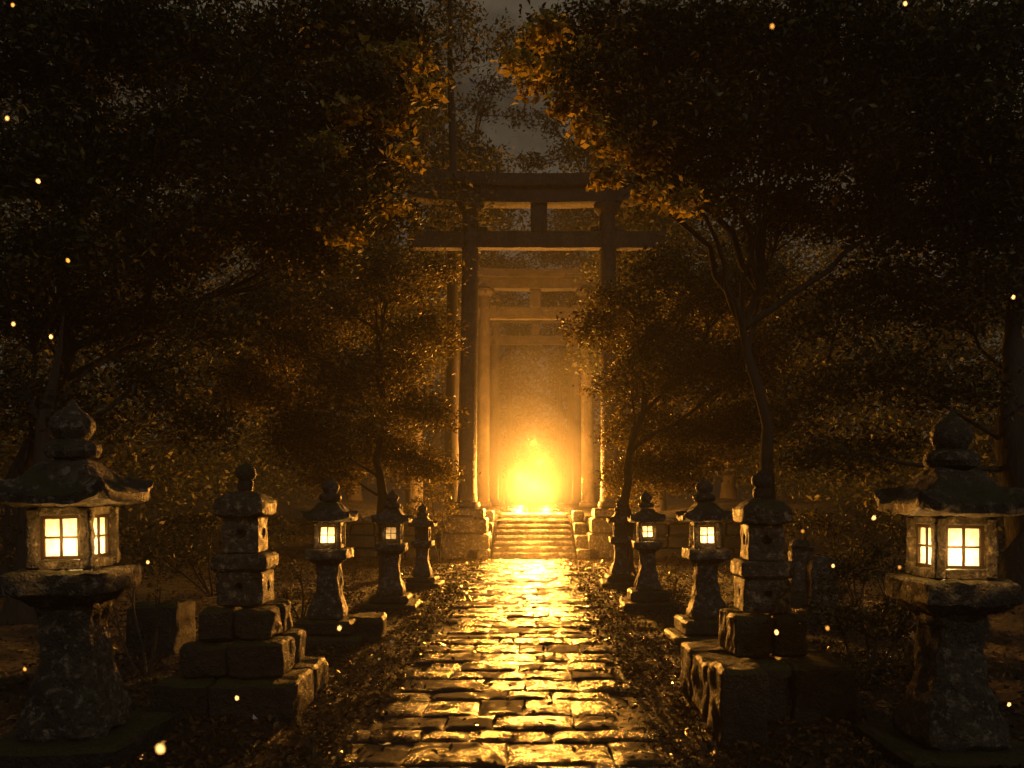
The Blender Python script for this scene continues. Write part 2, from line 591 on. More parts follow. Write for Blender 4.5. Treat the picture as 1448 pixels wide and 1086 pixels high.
def lantern(x, y, z0, s, label, blocks, pane, seed, glow_front=True):
    t = thing('stone_lantern', (x, y, z0), label, 'stone lantern', 'stone lanterns lining the path')
    rl = random.Random(seed * 7)
    t.rotation_euler = (rl.uniform(-.018, .018), rl.uniform(-.024, .024), rl.uniform(-.06, .06))
    dz = 0.
    for (hw, h) in blocks:
        Geo().block(-hw, hw, -hw, hw, dz - (.10 if dz == 0 else 0), dz + h, r=.025, n=9, seed=seed + hw, amp=.013, freq=5, chip=.03).build('base_block', STONE_DARK, t)
        dz += h + .003
    q = lambda prof: [(a * s, dz + b * s) for a, b in prof]

    def part(name, prof, mat=STONE, **kw):
        kw.setdefault('n', 9)
        kw.setdefault('amp', .015 * s)
        kw.setdefault('sub', .04)
        kw.setdefault('seed', seed)
        return Geo().loft(q(prof), **kw).build(name, mat, t)
    part('post', [(.245, 0), (.262, .03), (.258, .10), (.222, .20), (.186, .32), (.164, .46), (.154, .60), (.158, .70), (.17, .77), (.172, .785)], n=12, rc=.05 * s, amp=.030 * s, freq=7.5, chip=.06, sub=.03)
    part('platform', [(.175, .788), (.20, .80), (.255, .845), (.262, .856), (.285, .858), (.292, .868), (.292, .985), (.28, 1.0)], rc=.02 * s, chip=.06, amp=.018 * s, n=14)
    # the light box: four corner posts, sills and heads around the windows
    b0, b1, hb, ow = 1.003, 1.385, .195, .122
    bx = Geo()
    for sx in (-1, 1):
        for sy in (-1, 1):
            c0, c1 = (ow, hb) if sx > 0 else (-hb, -ow)
            d0, d1 = (ow, hb) if sy > 0 else (-hb, -ow)
            bx.block(c0 * s, c1 * s, d0 * s, d1 * s, dz + b0 * s, dz + b1 * s, r=.024 * s, n=6, seed=seed + sx + 3 * sy, amp=.009 * s, freq=13, sub=.02)
    for (za, zb) in ((b0, b0 + .062), (b1 - .052, b1)):
        for sy in (-1, 1):
            ya, yb = sorted((sy * (hb - .012), sy * (hb - .065)))
            bx.block(-ow * s, ow * s, ya * s, yb * s, dz + za * s, dz + zb * s, r=.006 * s, n=5, seed=seed + za + sy, amp=.004 * s, freq=11)
            bx.block(ya * s, yb * s, -ow * s, ow * s, dz + za * s, dz + zb * s, r=.006 * s, n=5, seed=seed + zb + sy, amp=.004 * s, freq=11)
    bx.build('light_box', STONE, t)
    w0, w1 = b0 + .064, b1 - .054
    for (ux, uy) in ((0, -1), (1, 0), (-1, 0), (0, 1)):
        fr, pn = Geo(), Geo()

        def bar(gm, a0, a1, za, zb, d0, d1):
            e0, e1 = sorted((d0, d1))
            if uy:
                k = sorted((uy * e0, uy * e1))
                gm.box(a0 * s, a1 * s, k[0] * s, k[1] * s, dz + za * s, dz + zb * s)
            else:
                k = sorted((ux * e0, ux * e1))
                gm.box(k[0] * s, k[1] * s, a0 * s, a1 * s, dz + za * s, dz + zb * s)
        fo = ow - .003
        bar(fr, -fo, -fo + .020, w0, w1, .140, .160)
        bar(fr, fo - .020, fo, w0, w1, .140, .160)
        bar(fr, -fo + .020, fo - .020, w0, w0 + .020, .140, .160)
        bar(fr, -fo + .020, fo - .020, w1 - .020, w1, .140, .160)
        zm = (w0 + w1) / 2
        mw = .0075 / (s ** .3)
        bar(fr, -mw, mw, w0 + .020, w1 - .020, .144, .157)
        bar(fr, -fo + .020, -mw, zm - mw, zm + mw, .145, .156)
        bar(fr, mw, fo - .020, zm - mw, zm + mw, .145, .156)
        wo = fr.build('window', WOOD, t, 0)
        pa, pz0, pz1, pd = (fo - .014) * s, dz + (w0 + .014) * s, dz + (w1 - .014) * s, .141 * s
        pn.v = [(a, uy * pd, z) if uy else (ux * pd, a, z) for z in (pz0, pz1) for a in (-pa, pa)]
        pn.f = [(0, 1, 3, 2)]
        pn.build('pane', pane, wo, 0)

    def upturn(corner, hw, z):
        k = max(0, (hw / s - .20) / .16)
        return s * .075 * (corner ** 5) * min(1.15, k)
    if pane is not PANE_OFF:
        for (ux, uy) in ((0, -1), (-1 if x > 0 else 1, 0)):
            FLAMES_AND_FILLS.append(((x + ux * .27 * s, y + uy * .27 * s, z0 + dz + 1.19 * s), s * s * (3.6 if pane is PANE_BIG else 2.0 if pane is PANE else .6), .05 * s, False))  # added fill lamps outside the panes, brightening the stone fronts
        FLAMES_AND_FILLS.append(((x, y, z0 + dz + 1.15 * s), s * s * (11.0 if pane is PANE_BIG else 10.0 if pane is PANE else 1.5), .02 * s, True))
    part('roof', [(.20, 1.388), (.33, 1.396), (.352, 1.405), (.358, 1.462), (.345, 1.476), (.29, 1.505), (.235, 1.545), (.185, 1.60), (.145, 1.652), (.12, 1.672), (.10, 1.677)],
         lift=upturn, n=18, rc=.012 * s, amp=.020 * s, freq=7, sub=.02, chip=.04)
    part('finial', [(.10, 1.680), (.145, 1.690), (.165, 1.725), (.158, 1.765), (.12, 1.790), (.088, 1.800), (.105, 1.825), (.125, 1.870), (.122, 1.915), (.095, 1.955), (.060, 1.985), (.030, 2.015), (.010, 2.045), (.004, 2.052)],
         rnd=True, n=26, amp=.010 * s, freq=9, sub=.02)
    return t


lantern(PX(82, 4.95), 5.16, 0, .98, 'largest lit stone lantern, at the left edge of the picture', [(.43, .12)], PANE_BIG, 1)
lantern(PX(1369, 4.95), 5.16, -.06, .98, 'largest lit stone lantern, at the right edge of the picture', [(.43, .12)], PANE_BIG, 2)
lantern(PX(462, 9) + .02, 9.0, -.05, .73, 'lit stone lantern just right of the left stone pagoda', [(.40, .13), (.30, .15)], PANE, 3)
lantern(PX(1000, 9), 9.0, -.05, .73, 'lit stone lantern just left of the right stone pagoda', [(.40, .13), (.30, .15)], PANE, 4)
lantern(PX(553, 11.6), 11.6, -.03, .70, 'dimly lit stone lantern left of the path, second smallest on its side', [(.38, .09), (.27, .10)], PANE_DIM, 5)
lantern(PX(917, 11.6), 11.6, -.03, .66, 'small lit stone lantern right of the path, second smallest on its side', [(.38, .12), (.27, .14)], PANE, 6)
lantern(PX(598, 14.2), 14.2, -.02, .60, 'smallest unlit stone lantern left of the path, nearest the steps', [(.33, .08), (.25, .08)], PANE_OFF, 7)
lantern(PX(877, 14.2), 14.2, -.02, .62, 'smallest unlit stone lantern right of the path, nearest the steps', [(.33, .10), (.25, .10)], PANE_OFF, 8)


# ------------------------------------------------------------------ stacked stone pagodas
def niche(zc, r, depth, hw, sides):
    def f(p):
        for (ax, sg) in sides:
            a = p.x if ax == 0 else p.y
            o = p.y if ax == 0 else p.x
            if a * sg > hw * .8:
                d = math.hypot(o, p.z - zc)
                if d < r:
                    k = depth * min(1, (r - d) / (r * .35))
                    if ax == 0:
                        p = Vector((p.x - sg * k, p.y, p.z))
                    else:
                        p = Vector((p.x, p.y - sg * k, p.z))
        return p
    return f


def pagoda(x, y, z0, rot, label, tall, seed, mirror):
    t = thing('stone_pagoda', (x, y, z0), label, 'stone pagoda', 'stacked stone pagodas')
    t.rotation_euler = (0, 0, rot)
    inner = (0, 1 if not mirror else -1)
    z = 0.
    for (hw, h) in tall:
        s = Geo()
        cut = random.Random(seed + hw).uniform(-.25, .3) * hw
        for (xa, xb) in ((-hw, cut), (cut, hw)):
            for (ya, yb) in ((-hw, hw * .1), (hw * .1, hw)):
                s.block(xa + .004, xb - .004, ya + .004, yb - .004, z - (.1 if z == 0 else 0), z + h + random.Random(xa + ya + seed).uniform(-.012, .012), r=.022, n=10, seed=seed + xa + 2 * ya, amp=.021, freq=6, chip=.06, sub=.04)
        s.build('base_step', STONE_DARK, t)
        z += h + .012

    def cube(name, hw, h, r, hole):
        nonlocal z
        zc = z + h * .55
        Geo().loft([(hw - r, z), (hw, z + r), (hw * .995, z + h - r), (hw - r, z + h)], n=22 if hole else 10, rc=r * 1.4, seed=seed + z, amp=.009, freq=7, sub=.014 if hole else .04, chip=.015,
                   deform=niche(zc, hole, .07, hw, ((1, -1), inner)) if hole else None).build(name, STONE, t)
        z += h + .003
    cube('lower_block', .168, .25, .014, .028)
    cube('middle_slab', .198, .125, .022, 0)
    cube('upper_block', .130, .262, .010, .036)
    Geo().loft([(.13, z), (.172, z + .008), (.182, z + .02), (.184, z + .105), (.172, z + .122), (.13, z + .160), (.085, z + .185), (.06, z + .19)], n=11, rc=.015, seed=seed + 4, amp=.012, freq=7, chip=.05,
               lift=lambda c, hw, zz: .012 * c ** 4 if hw > .16 else 0).build('roof', STONE, t)
    z += .193
    Geo().loft([(.055, z), (.062, z + .02), (.058, z + .07), (.045, z + .078), (.068, z + .095), (.080, z + .125), (.074, z + .160), (.048, z + .185), (.018, z + .205), (.005, z + .215)], rnd=True, n=20, seed=seed, amp=.010, freq=10, sub=.02).build('finial', STONE_DARK, t)
    return t


pagoda(PX(330, 6.05), 6.32, -.03, 0, 'dark stacked stone pagoda left of the path, on a wide stepped base', [(.50, .27), (.365, .24), (.275, .22)], 21, False)
pagoda(PX(1092, 6.05), 6.32, -.03, 0, 'dark stacked stone pagoda right of the path, on a mossy platform block', [(.52, .40), (.265, .29)], 31, True)


# ------------------------------------------------------------------ low stones and grave markers
def stone_block(x0, x1, y0, y1, z0, z1, label, seed):
    t = Geo().block(x0, x1, y0, y1, z0, z1, r=.03, n=12, seed=seed, amp=.022, freq=4.5, chip=.04).build('stone_block', STONE_DARK)
    # origin at the base so it can be pushed about
    c = Vector(((x0 + x1) / 2, (y0 + y1) / 2, z0))
    t.data.transform(__import__('mathutils').Matrix.Translation(-c))
    t.location = c
    return tag(t, label, 'stone block')


stone_block(PX(176, 8.0), PX(249, 8.0), 8.0, 8.5, -.05, PZ(856, 8.0), 'low rough stone block between the left lantern and the left pagoda', 3)
stone_block(PX(1018, 5.25), PX(1086, 5.25), 5.22, 5.62, -.06, PZ(946, 5.25), 'squat mossy stone block in front of the right pagoda', 5)
stone_block(PX(490, 9.1), PX(540, 9.1), 9.05, 9.5, -.05, PZ(873, 9.1), 'low stone block beside the lit lantern left of the path', 8)


def marker(px, y, top, hw, label, seed):
    x = PX(px, y)
    z = gz(x, y)
    t = thing('grave_marker', (x, y, z), label, 'gravestone', 'gravestones in the shade behind')
    Geo().block(-hw * 1.5, hw * 1.5, -hw * 1.2, hw * 1.2, -.1, .16, r=.02, n=7, seed=seed, amp=.014, chip=.03).build('base', STONE_DARK, t)
    h = PZ(top, y) - z
    Geo().loft([(hw, .163, hw * .7), (hw, h - .12, hw * .7), (hw * .85, h - .05, hw * .62), (hw * .45, h, hw * .4)], n=8, rc=.03, seed=seed + 2, amp=.016, freq=6, chip=.03).build('tablet', STONE, t)


marker(1162, 9.9, 786, .16, 'dim low gravestone between the right pagoda and the large right lantern', 1)
marker(1132, 11.6, 762, .15, 'narrow dim gravestone just right of the right pagoda', 2)


# ------------------------------------------------------------------ trees
def wob(a, b, n, amt, seed):
    a, b = Vector(a), Vector(b)
    L = (b - a).length
    out = []
    for i in range(n + 1):
        f = i / n
        p = a.lerp(b, f)
        d = nv(p, .8, seed) * amt * L * math.sin(math.pi * min(f, .8) / .8 * .9 + .05)
        out.append(p + Vector((d.x, d.y, d.z * .4)))
    return out


def foliage_points(boughs, per, clusters, spread):
    pts = []
    tw = []
    for (c, r) in boughs:
        n = max(4, int(clusters * (r / .8) ** 2))
        d = unit(RNG.normal(size=(n, 3))) * (RNG.uniform(.15, 1.08, n) ** .6)[:, None]
        cc = np.array(c) + d * np.array([r, r * .95, r * .62]) - np.array([0, 0, 1]) * (np.abs(d[:, :1]) * r * .22)
        tw.append((c, cc))
        k = RNG.integers(int(per * .4), int(per * 1.5), n)
        idx = np.repeat(np.arange(n), k)
        o = RNG.normal(size=(len(idx), 3)) * np.array([spread, spread, spread * .5])
        pts.append(cc[idx] + o)
    return np.concatenate(pts), tw


def tree(name, label, base, trunk_r, boughs, leaf, mat=LEAF, per=26, clusters=62, spread=.12, group=None, cat='tree', fork=.45, gold=None, seed=0, lean=.4):
    base = Vector(base)
    t = thing(name, base, label, cat, group)
    wd = Geo()
    top = max((b[0] for b in boughs), key=lambda p: p[2])
    mean = Vector((sum(b[0][0] for b in boughs) / len(boughs), sum(b[0][1] for b in boughs) / len(boughs), top[2] * .9))
    tip = Vector((base.x * (1 - lean) + mean.x * lean, base.y * .6 + mean.y * .4, max(top[2] * .92, base.z + 1)))
    tr = wob(base - Vector((0, 0, .15)), tip, 16, .006 if name == 'cedar_tree' else .05, seed)
    fl = (1.12, 1.03) if name == 'cedar_tree' else (1.55, 1.2)
    wd.tube([p - base for p in tr], [trunk_r * (fl[0] if i == 0 else fl[1] if i == 1 else 1) * (1 - .97 * i / 16) for i in range(17)], 12, seed=seed, amp=.2)
    pts, tw = foliage_points(boughs, per, clusters, spread)
    prev = []
    for i, (c, cc) in enumerate(tw):
        c = Vector(c)
        # leave the trunk below the bough it carries
        zt = base.z + max(.3 * (tip.z - base.z), min(.9 * (tip.z - base.z), (c.z - base.z) * fork + .18 * (tip.z - base.z)))
        f = (zt - base.z) / (tip.z - base.z) * 16
        a = tr[int(min(15, f))]
        if i % 3 and prev:
            a = min(prev, key=lambda q: (q - c).length)
        L = (c - a).length
        r0 = min(trunk_r * .42, .014 + .010 * L)
        lm = wob(a, c, 9, .13, seed + i)
        prev += lm[4:8]
        wd.tube([p - base for p in lm], [r0 * (1 - .78 * k / 9) for k in range(10)], 7)
        for q in cc[::3]:
            q = Vector(q)
            st_ = lm[random.randint(5, 9)]
            wd.tube([p - base for p in wob(st_, q, 3, .14, seed + i)], [.012, .009, .006, .003], 4)
    wd.build('trunk', BARK, t, 60)
    quads('crown', leaf_quads(pts, leaf) - np.array(base), mat, t)
    if gold:
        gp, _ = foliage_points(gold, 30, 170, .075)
        tag(quads('outer_bough', leaf_quads(gp, leaf * .95, width=.55) - np.array(base), LEAF_LIT_GOLD, t), 'outer boughs with lamplight painted into the leaf colour')
    return t


def B(lst, y, dy=.8):
    """boughs given by where the photo shows them"""
    out = []
    for (px, py, r) in lst:
        yy = y + random.uniform(-dy, dy)
        p = P(px, py, yy)
        out.append((tuple(p), r / F * yy))
    return out


def foot(px, y):
    x = PX(px, y)
    return (x, y, gz(x, y) - .02)


tree('broadleaf_tree', 'large dark tree arching over the path from the upper left', foot(8, 10.8), .20,
     B([(60, 60, 110), (180, 40, 110), (310, 70, 110), (430, 40, 100), (530, 40, 80), (575, 75, 48), (515, 130, 78), (400, 170, 100), (270, 190, 105), (130, 210, 110), (20, 230, 100),
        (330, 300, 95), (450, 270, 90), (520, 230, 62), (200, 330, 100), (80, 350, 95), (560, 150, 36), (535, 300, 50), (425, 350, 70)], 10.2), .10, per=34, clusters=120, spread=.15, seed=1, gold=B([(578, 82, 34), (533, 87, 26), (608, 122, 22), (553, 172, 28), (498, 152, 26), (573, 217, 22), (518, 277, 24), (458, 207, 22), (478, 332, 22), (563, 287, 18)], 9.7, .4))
tree('broadleaf_tree', 'large dark tree arching over the path from the upper right', foot(1084, 10.9), .12,
     B([(790, 60, 52), (760, 85, 26), (845, 30, 62), (835, 115, 55), (910, 80, 82), (890, 165, 58), (980, 50, 95), (985, 160, 88), (1085, 60, 105), (1190, 50, 110), (1310, 70, 110), (1420, 60, 105),
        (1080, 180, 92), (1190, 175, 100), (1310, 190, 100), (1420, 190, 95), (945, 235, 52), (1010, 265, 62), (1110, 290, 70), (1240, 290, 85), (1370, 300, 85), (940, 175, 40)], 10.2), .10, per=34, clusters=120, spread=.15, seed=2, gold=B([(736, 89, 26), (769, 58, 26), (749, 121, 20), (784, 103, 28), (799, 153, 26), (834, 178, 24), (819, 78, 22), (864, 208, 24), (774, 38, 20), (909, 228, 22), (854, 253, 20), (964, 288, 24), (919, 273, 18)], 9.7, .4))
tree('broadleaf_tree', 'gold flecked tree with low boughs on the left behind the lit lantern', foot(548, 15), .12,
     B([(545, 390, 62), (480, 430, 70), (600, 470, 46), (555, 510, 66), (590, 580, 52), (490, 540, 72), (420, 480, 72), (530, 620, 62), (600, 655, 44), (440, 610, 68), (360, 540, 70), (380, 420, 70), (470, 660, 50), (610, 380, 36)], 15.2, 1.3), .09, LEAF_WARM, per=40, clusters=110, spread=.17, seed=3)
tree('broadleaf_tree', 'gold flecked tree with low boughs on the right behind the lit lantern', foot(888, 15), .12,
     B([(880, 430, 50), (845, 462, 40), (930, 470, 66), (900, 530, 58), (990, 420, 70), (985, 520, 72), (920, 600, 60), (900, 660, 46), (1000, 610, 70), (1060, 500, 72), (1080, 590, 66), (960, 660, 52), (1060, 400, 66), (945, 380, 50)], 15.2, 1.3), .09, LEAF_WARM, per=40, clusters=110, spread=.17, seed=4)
tree('broadleaf_tree', 'dim tree in the shade behind the large left lantern', foot(30, 9.2), .20,
     B([(40, 430, 90), (140, 450, 85), (30, 560, 85), (230, 430, 75), (220, 540, 70), (120, 590, 60), (300, 460, 70), (290, 600, 55)], 10.5), .09, per=30, clusters=80, spread=.15, seed=5)
tree('broadleaf_tree', 'thick tree with a gold rimmed trunk at the far right edge', foot(1452, 10.2), .30,
     B([(1445, 230, 60), (1430, 320, 80), (1400, 400, 80), (1330, 420, 85), (1240, 400, 80), (1170, 440, 75), (1250, 520, 75), (1160, 560, 65), (1340, 540, 70), (1150, 640, 50), (1240, 630, 55)], 10.8), .09, per=30, clusters=80, spread=.15, seed=6, lean=-.02)

# straight cedars lining the far corridor
cedars = [(640, 21.9, .20, 'dark straight cedar trunk just left of the tallest torii gate'),
          (868, 22.4, .22, 'dark straight cedar trunk just right of the tallest torii gate'),
          (585, 24.5, .24, 'thick cedar standing between the left tree and the tallest torii gate'),
          (930, 25.5, .26, 'thick cedar standing behind the right gold flecked tree'),
          (704, 38.0, .26, 'misty cedar on the left beyond the farthest torii gate'),
          (806, 39.5, .26, 'misty cedar on the right beyond the farthest torii gate'),
          (655, 33.0, .30, 'misty cedar left of the second torii gate'),
          (866, 34.0, .30, 'misty cedar right of the second torii gate'),
          (722, 46.0, .28, 'faint far cedar on the left at the end of the path'),
          (790, 48.0, .28, 'faint far cedar on the right at the end of the path')]
for i, (px, y, r, lab) in enumerate(cedars):
    x = PX(px, y)
    hgt = 13.5 + 3 * random.random() - (3 if y < 35 else 0) if 645 < px < 880 else 17 + 6 * random.random()
    z0 = gz(x, y)
    bs = []
    nb = 11
    low = z0 + (5.0 if y < 30 else 6.5)
    for k in range(nb):
        f = k / (nb - 1)
        a = k * 2.4 + i
        ro = (1.7 if y > 30 else 1.3) * (1 - .7 * f)
        sx = math.cos(a) * ro
        if abs(x + sx - .1) < 1.0 + .8 and low + f * (hgt - low) < 9.5:
            sx = math.copysign(abs(sx), x)
        bs.append(((x + sx, y + math.sin(a) * ro, low + f * (hgt - low)), 1.25 * (1 - .6 * f) + .2))
    tree('cedar_tree', lab, (x, y, z0 - .02), r, bs, .15, LEAF, per=20, clusters=22, spread=.24, group='cedars along the far corridor', seed=30 + i, fork=.8)

# great trees closing the view above the gate
for i, (px, y, lst, lab) in enumerate([
        (610, 42, [(580, 70, 44), (560, 130, 56), (655, 205, 34), (700, 120, 20), (676, 150, 22), (735, 165, 18), (715, 60, 18), (690, 225, 26), (650, 250, 62), (590, 220, 60), (700, 290, 50), (640, 330, 60), (700, 380, 45)], 'tall misty tree behind the gate, left of the sky gap'),
        (880, 44, [(860, 130, 60), (815, 210, 34), (880, 220, 60), (765, 110, 18), (780, 170, 24), (755, 230, 22), (830, 300, 56), (910, 290, 60), (790, 340, 45), (860, 380, 55), (800, 410, 40)], 'tall misty tree behind the gate, right of the sky gap'),
        (500, 33, [(470, 330, 70), (540, 360, 60), (420, 400, 70), (500, 440, 65), (560, 440, 50), (380, 480, 70), (470, 540, 60), (550, 560, 60), (420, 600, 60), (520, 640, 55)], 'dim broad tree far behind the lanterns on the left'),
        (1030, 33, [(960, 340, 60), (1050, 350, 70), (930, 430, 55), (1010, 450, 65), (1110, 420, 70), (960, 540, 60), (1060, 560, 65), (1140, 520, 70), (980, 640, 55), (1090, 650, 60)], 'dim broad tree far behind the lanterns on the right')]):
    tree('broadleaf_tree', lab, foot(px, y), .26, B(lst, y, 2.0), .26, per=24, clusters=16, spread=.40, seed=50 + i)

# a wooded slope that closes off the far end: uncountable crowns
wn = 5200
wx = RNG.uniform(-75, 75, wn)
wy = 84 + RNG.uniform(0, 18, wn) + np.abs(wx) * -.25
wz = RNG.uniform(0, 1, wn) ** 1.2 * (17 + 3.5 * np.sin(wx * .31) + 2.5 * np.sin(wx * .83 + 2))
base_z = np.array([gz(a, b) for a, b in zip(wx, wy)])
ctr = np.stack([wx, wy, base_z + wz], 1)
idx = np.repeat(np.arange(wn), 16)
pp = ctr[idx] + RNG.normal(size=(len(idx), 3)) * np.array([.8, .8, .55])
tag(quads('distant_woods', leaf_quads(pp, .7), LEAF), 'dark wooded slope closing off the far end of the path', kind='stuff')

# side woods left and right, seen only as a dark mass between the trunks
for sgn in (-1, 1):
    wn = 5600
    wx = sgn * RNG.uniform(6.5, 17, wn)
    wy = RNG.uniform(13, 44, wn)
    keep = np.abs(wx) > 5.0 + .12 * wy
    wx, wy = wx[keep], wy[keep]
    wz = RNG.uniform(0, 1, len(wx)) ** 1.2 * (13 + 2 * np.sin(wy * .5))
    ctr = np.stack([wx, wy, np.array([gz(a, b) for a, b in zip(wx, wy)]) + wz], 1)
    idx = np.repeat(np.arange(len(wx)), 18)
    pp = ctr[idx] + RNG.normal(size=(len(idx), 3)) * np.array([.55, .55, .35])
    tag(quads('side_woods', leaf_quads(pp, .17), LEAF), 'dark undergrowth and branches filling the %s side of the forest' % ('left' if sgn < 0 else 'right'), kind='stuff')


# ------------------------------------------------------------------ shrubs
def shrub(label, base, boughs, leaf, mat, seed, per=24, clusters=50, spread=.07):
    base = Vector(base)
    t = thing('shrub', base, label, 'shrub', 'shrubs beside the path')
    pts, tw = foliage_points(boughs, per, clusters, spread)
    wd = Geo()
    for i, (c, cc) in enumerate(tw):
        lm = wob(base - Vector((0, 0, .05)), c, 6, .12, seed + i)
        wd.tube([p - base for p in lm], [.018 - .002 * k for k in range(7)], 6)
        for q in cc[::3]:
            wd.tube([p - base for p in wob(lm[4], q, 3, .1, seed)], [.006, .005, .004, .002], 4)
    wd.build('stems', BARK, t, 60)
    quads('foliage', leaf_quads(pts, leaf) - np.array(base), mat, t)


shrub('bushy dark green shrub between the right pagoda and the large right lantern', foot(1225, 6.9),
      B([(1205, 800, 46), (1262, 790, 42), (1180, 860, 50), (1240, 865, 56), (1290, 860, 46), (1190, 930, 48), (1255, 940, 52), (1165, 975, 36), (1300, 950, 44)], 6.9, .3), .05, LEAF, 1, per=34, clusters=150, spread=.05)
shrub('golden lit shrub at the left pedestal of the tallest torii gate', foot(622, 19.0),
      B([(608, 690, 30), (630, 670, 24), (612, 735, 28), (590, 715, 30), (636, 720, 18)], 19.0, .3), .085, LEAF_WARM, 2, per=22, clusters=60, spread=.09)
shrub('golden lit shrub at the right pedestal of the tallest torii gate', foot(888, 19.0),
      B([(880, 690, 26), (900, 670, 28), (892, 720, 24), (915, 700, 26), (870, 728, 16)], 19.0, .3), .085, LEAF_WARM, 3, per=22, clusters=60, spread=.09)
shrub('sparse low shrub behind the large left lantern', foot(205, 7.2),
      B([(190, 800, 40), (225, 830, 36), (160, 850, 30)], 7.4, .2), .05, LEAF, 4, per=14, clusters=60, spread=.06)
shrub('dark spreading shrub on the bare soil behind the large left lantern', foot(110, 9.6),
      B([(60, 740, 50), (120, 745, 46), (30, 790, 46), (170, 760, 40), (100, 800, 44), (215, 780, 36)], 9.6, .4), .06, LEAF, 14, per=26, clusters=80, spread=.08)
shrub('wide dark shrub in the shade behind the left pagoda', foot(300, 12.2),
      B([(250, 745, 36), (300, 735, 38), (345, 760, 34), (275, 785, 34), (395, 745, 34), (230, 790, 30)], 12.2, .4), .07, LEAF, 15, per=26, clusters=70, spread=.09)
shrub('wide dark shrub in the shade behind the right pagoda', foot(1180, 12.2),
      B([(1130, 735, 36), (1180, 745, 38), (1230, 730, 36), (1200, 780, 34), (1270, 750, 34), (1075, 750, 34)], 12.4, .4), .07, LEAF, 16, per=26, clusters=70, spread=.09)
shrub('low shrub between the left pagoda and the lit lantern', foot(425, 10.2),
      B([(425, 800, 34), (400, 830, 30), (440, 840, 26)], 10.4, .2), .06, LEAF_WARM, 5, per=16, clusters=60, spread=.07)
shrub('low shrub between the two lit lanterns right of the path', foot(955, 11.5),
      B([(955, 800, 26), (945, 830, 22), (968, 830, 20)], 11.8, .2), .06, LEAF_WARM, 6, per=16, clusters=60, spread=.07)

# ------------------------------------------------------------------ fallen leaves, moss
n = 60000
ly = RNG.uniform(0, 1, n) ** 1.5 * 18 + 3.2
lx = RNG.normal(0, 3.2, n)
pl = RNG.uniform(0, 1, n)
on = (lx > PATH_X0 - .05) & (lx < PATH_X1 + .05)
lm_ = np.array([noise.noise(Vector((a * .9, b * .9, 3))) + .5 * noise.noise(Vector((a * 2.7, b * 2.7, 6))) for a, b in zip(lx, ly)])
keep = (((~on) & ((lm_ > -.05) | (RNG.uniform(0, 1, n) < .3))) | (pl < .035 + 1.3 * np.clip(np.abs(lx + .12) - .60, 0, .6))) & (ly < 20)
lx, ly, on = lx[keep], ly[keep], on[keep]
lz = np.array([gz(a, b) + .012 for a, b in zip(lx, ly)]) + np.where(on, .040, 0) + RNG.uniform(0, .02, len(lx))
pp = np.stack([lx, ly, lz], 1)
q = leaf_quads(pp, .055, droop=0, flat=3.2, width=.55)
tag(quads('fallen_leaves', q, LITTER), 'wet fallen leaves scattered over the soil', kind='stuff')

# moss and short grass tufts along the path edges
cn = 380
cy = RNG.uniform(3.5, 19.5, cn)
sd = RNG.integers(0, 2, cn) * 2 - 1
cx = np.where(sd < 0, PATH_X0 - .04, PATH_X1 + .04) + sd * np.abs(RNG.normal(0, .38, cn))
more = 300
cy = np.concatenate([cy, RNG.uniform(4.5, 9, more)])
cx = np.concatenate([cx, RNG.choice([-1, 1], more) * RNG.uniform(1.3, 3.2, more)])
idx = np.repeat(np.arange(len(cx)), 26)
bx_ = cx[idx] + RNG.normal(0, .06, len(idx))
by_ = cy[idx] + RNG.normal(0, .06, len(idx))
bz_ = np.array([gz(a, b) for a, b in zip(bx_, by_)])
hh = RNG.uniform(.015, .045, len(idx))
lean = RNG.normal(0, .03, (len(idx), 2))
w = RNG.normal(0, 1, (len(idx), 2))
w = w / np.linalg.norm(w, axis=1, keepdims=True) * .004
v = np.empty((len(idx), 4, 3))
v[:, 0] = np.stack([bx_ - w[:, 0], by_ - w[:, 1], bz_ - .01], 1)
v[:, 1] = np.stack([bx_ + w[:, 0], by_ + w[:, 1], bz_ - .01], 1)
v[:, 2] = np.stack([bx_ + lean[:, 0] + w[:, 0] * .3, by_ + lean[:, 1] + w[:, 1] * .3, bz_ + hh], 1)
v[:, 3] = np.stack([bx_ + lean[:, 0] - w[:, 0] * .3, by_ + lean[:, 1] - w[:, 1] * .3, bz_ + hh], 1)
tag(quads('grass', v, MOSS), 'short mossy grass growing along the path edges', kind='stuff')

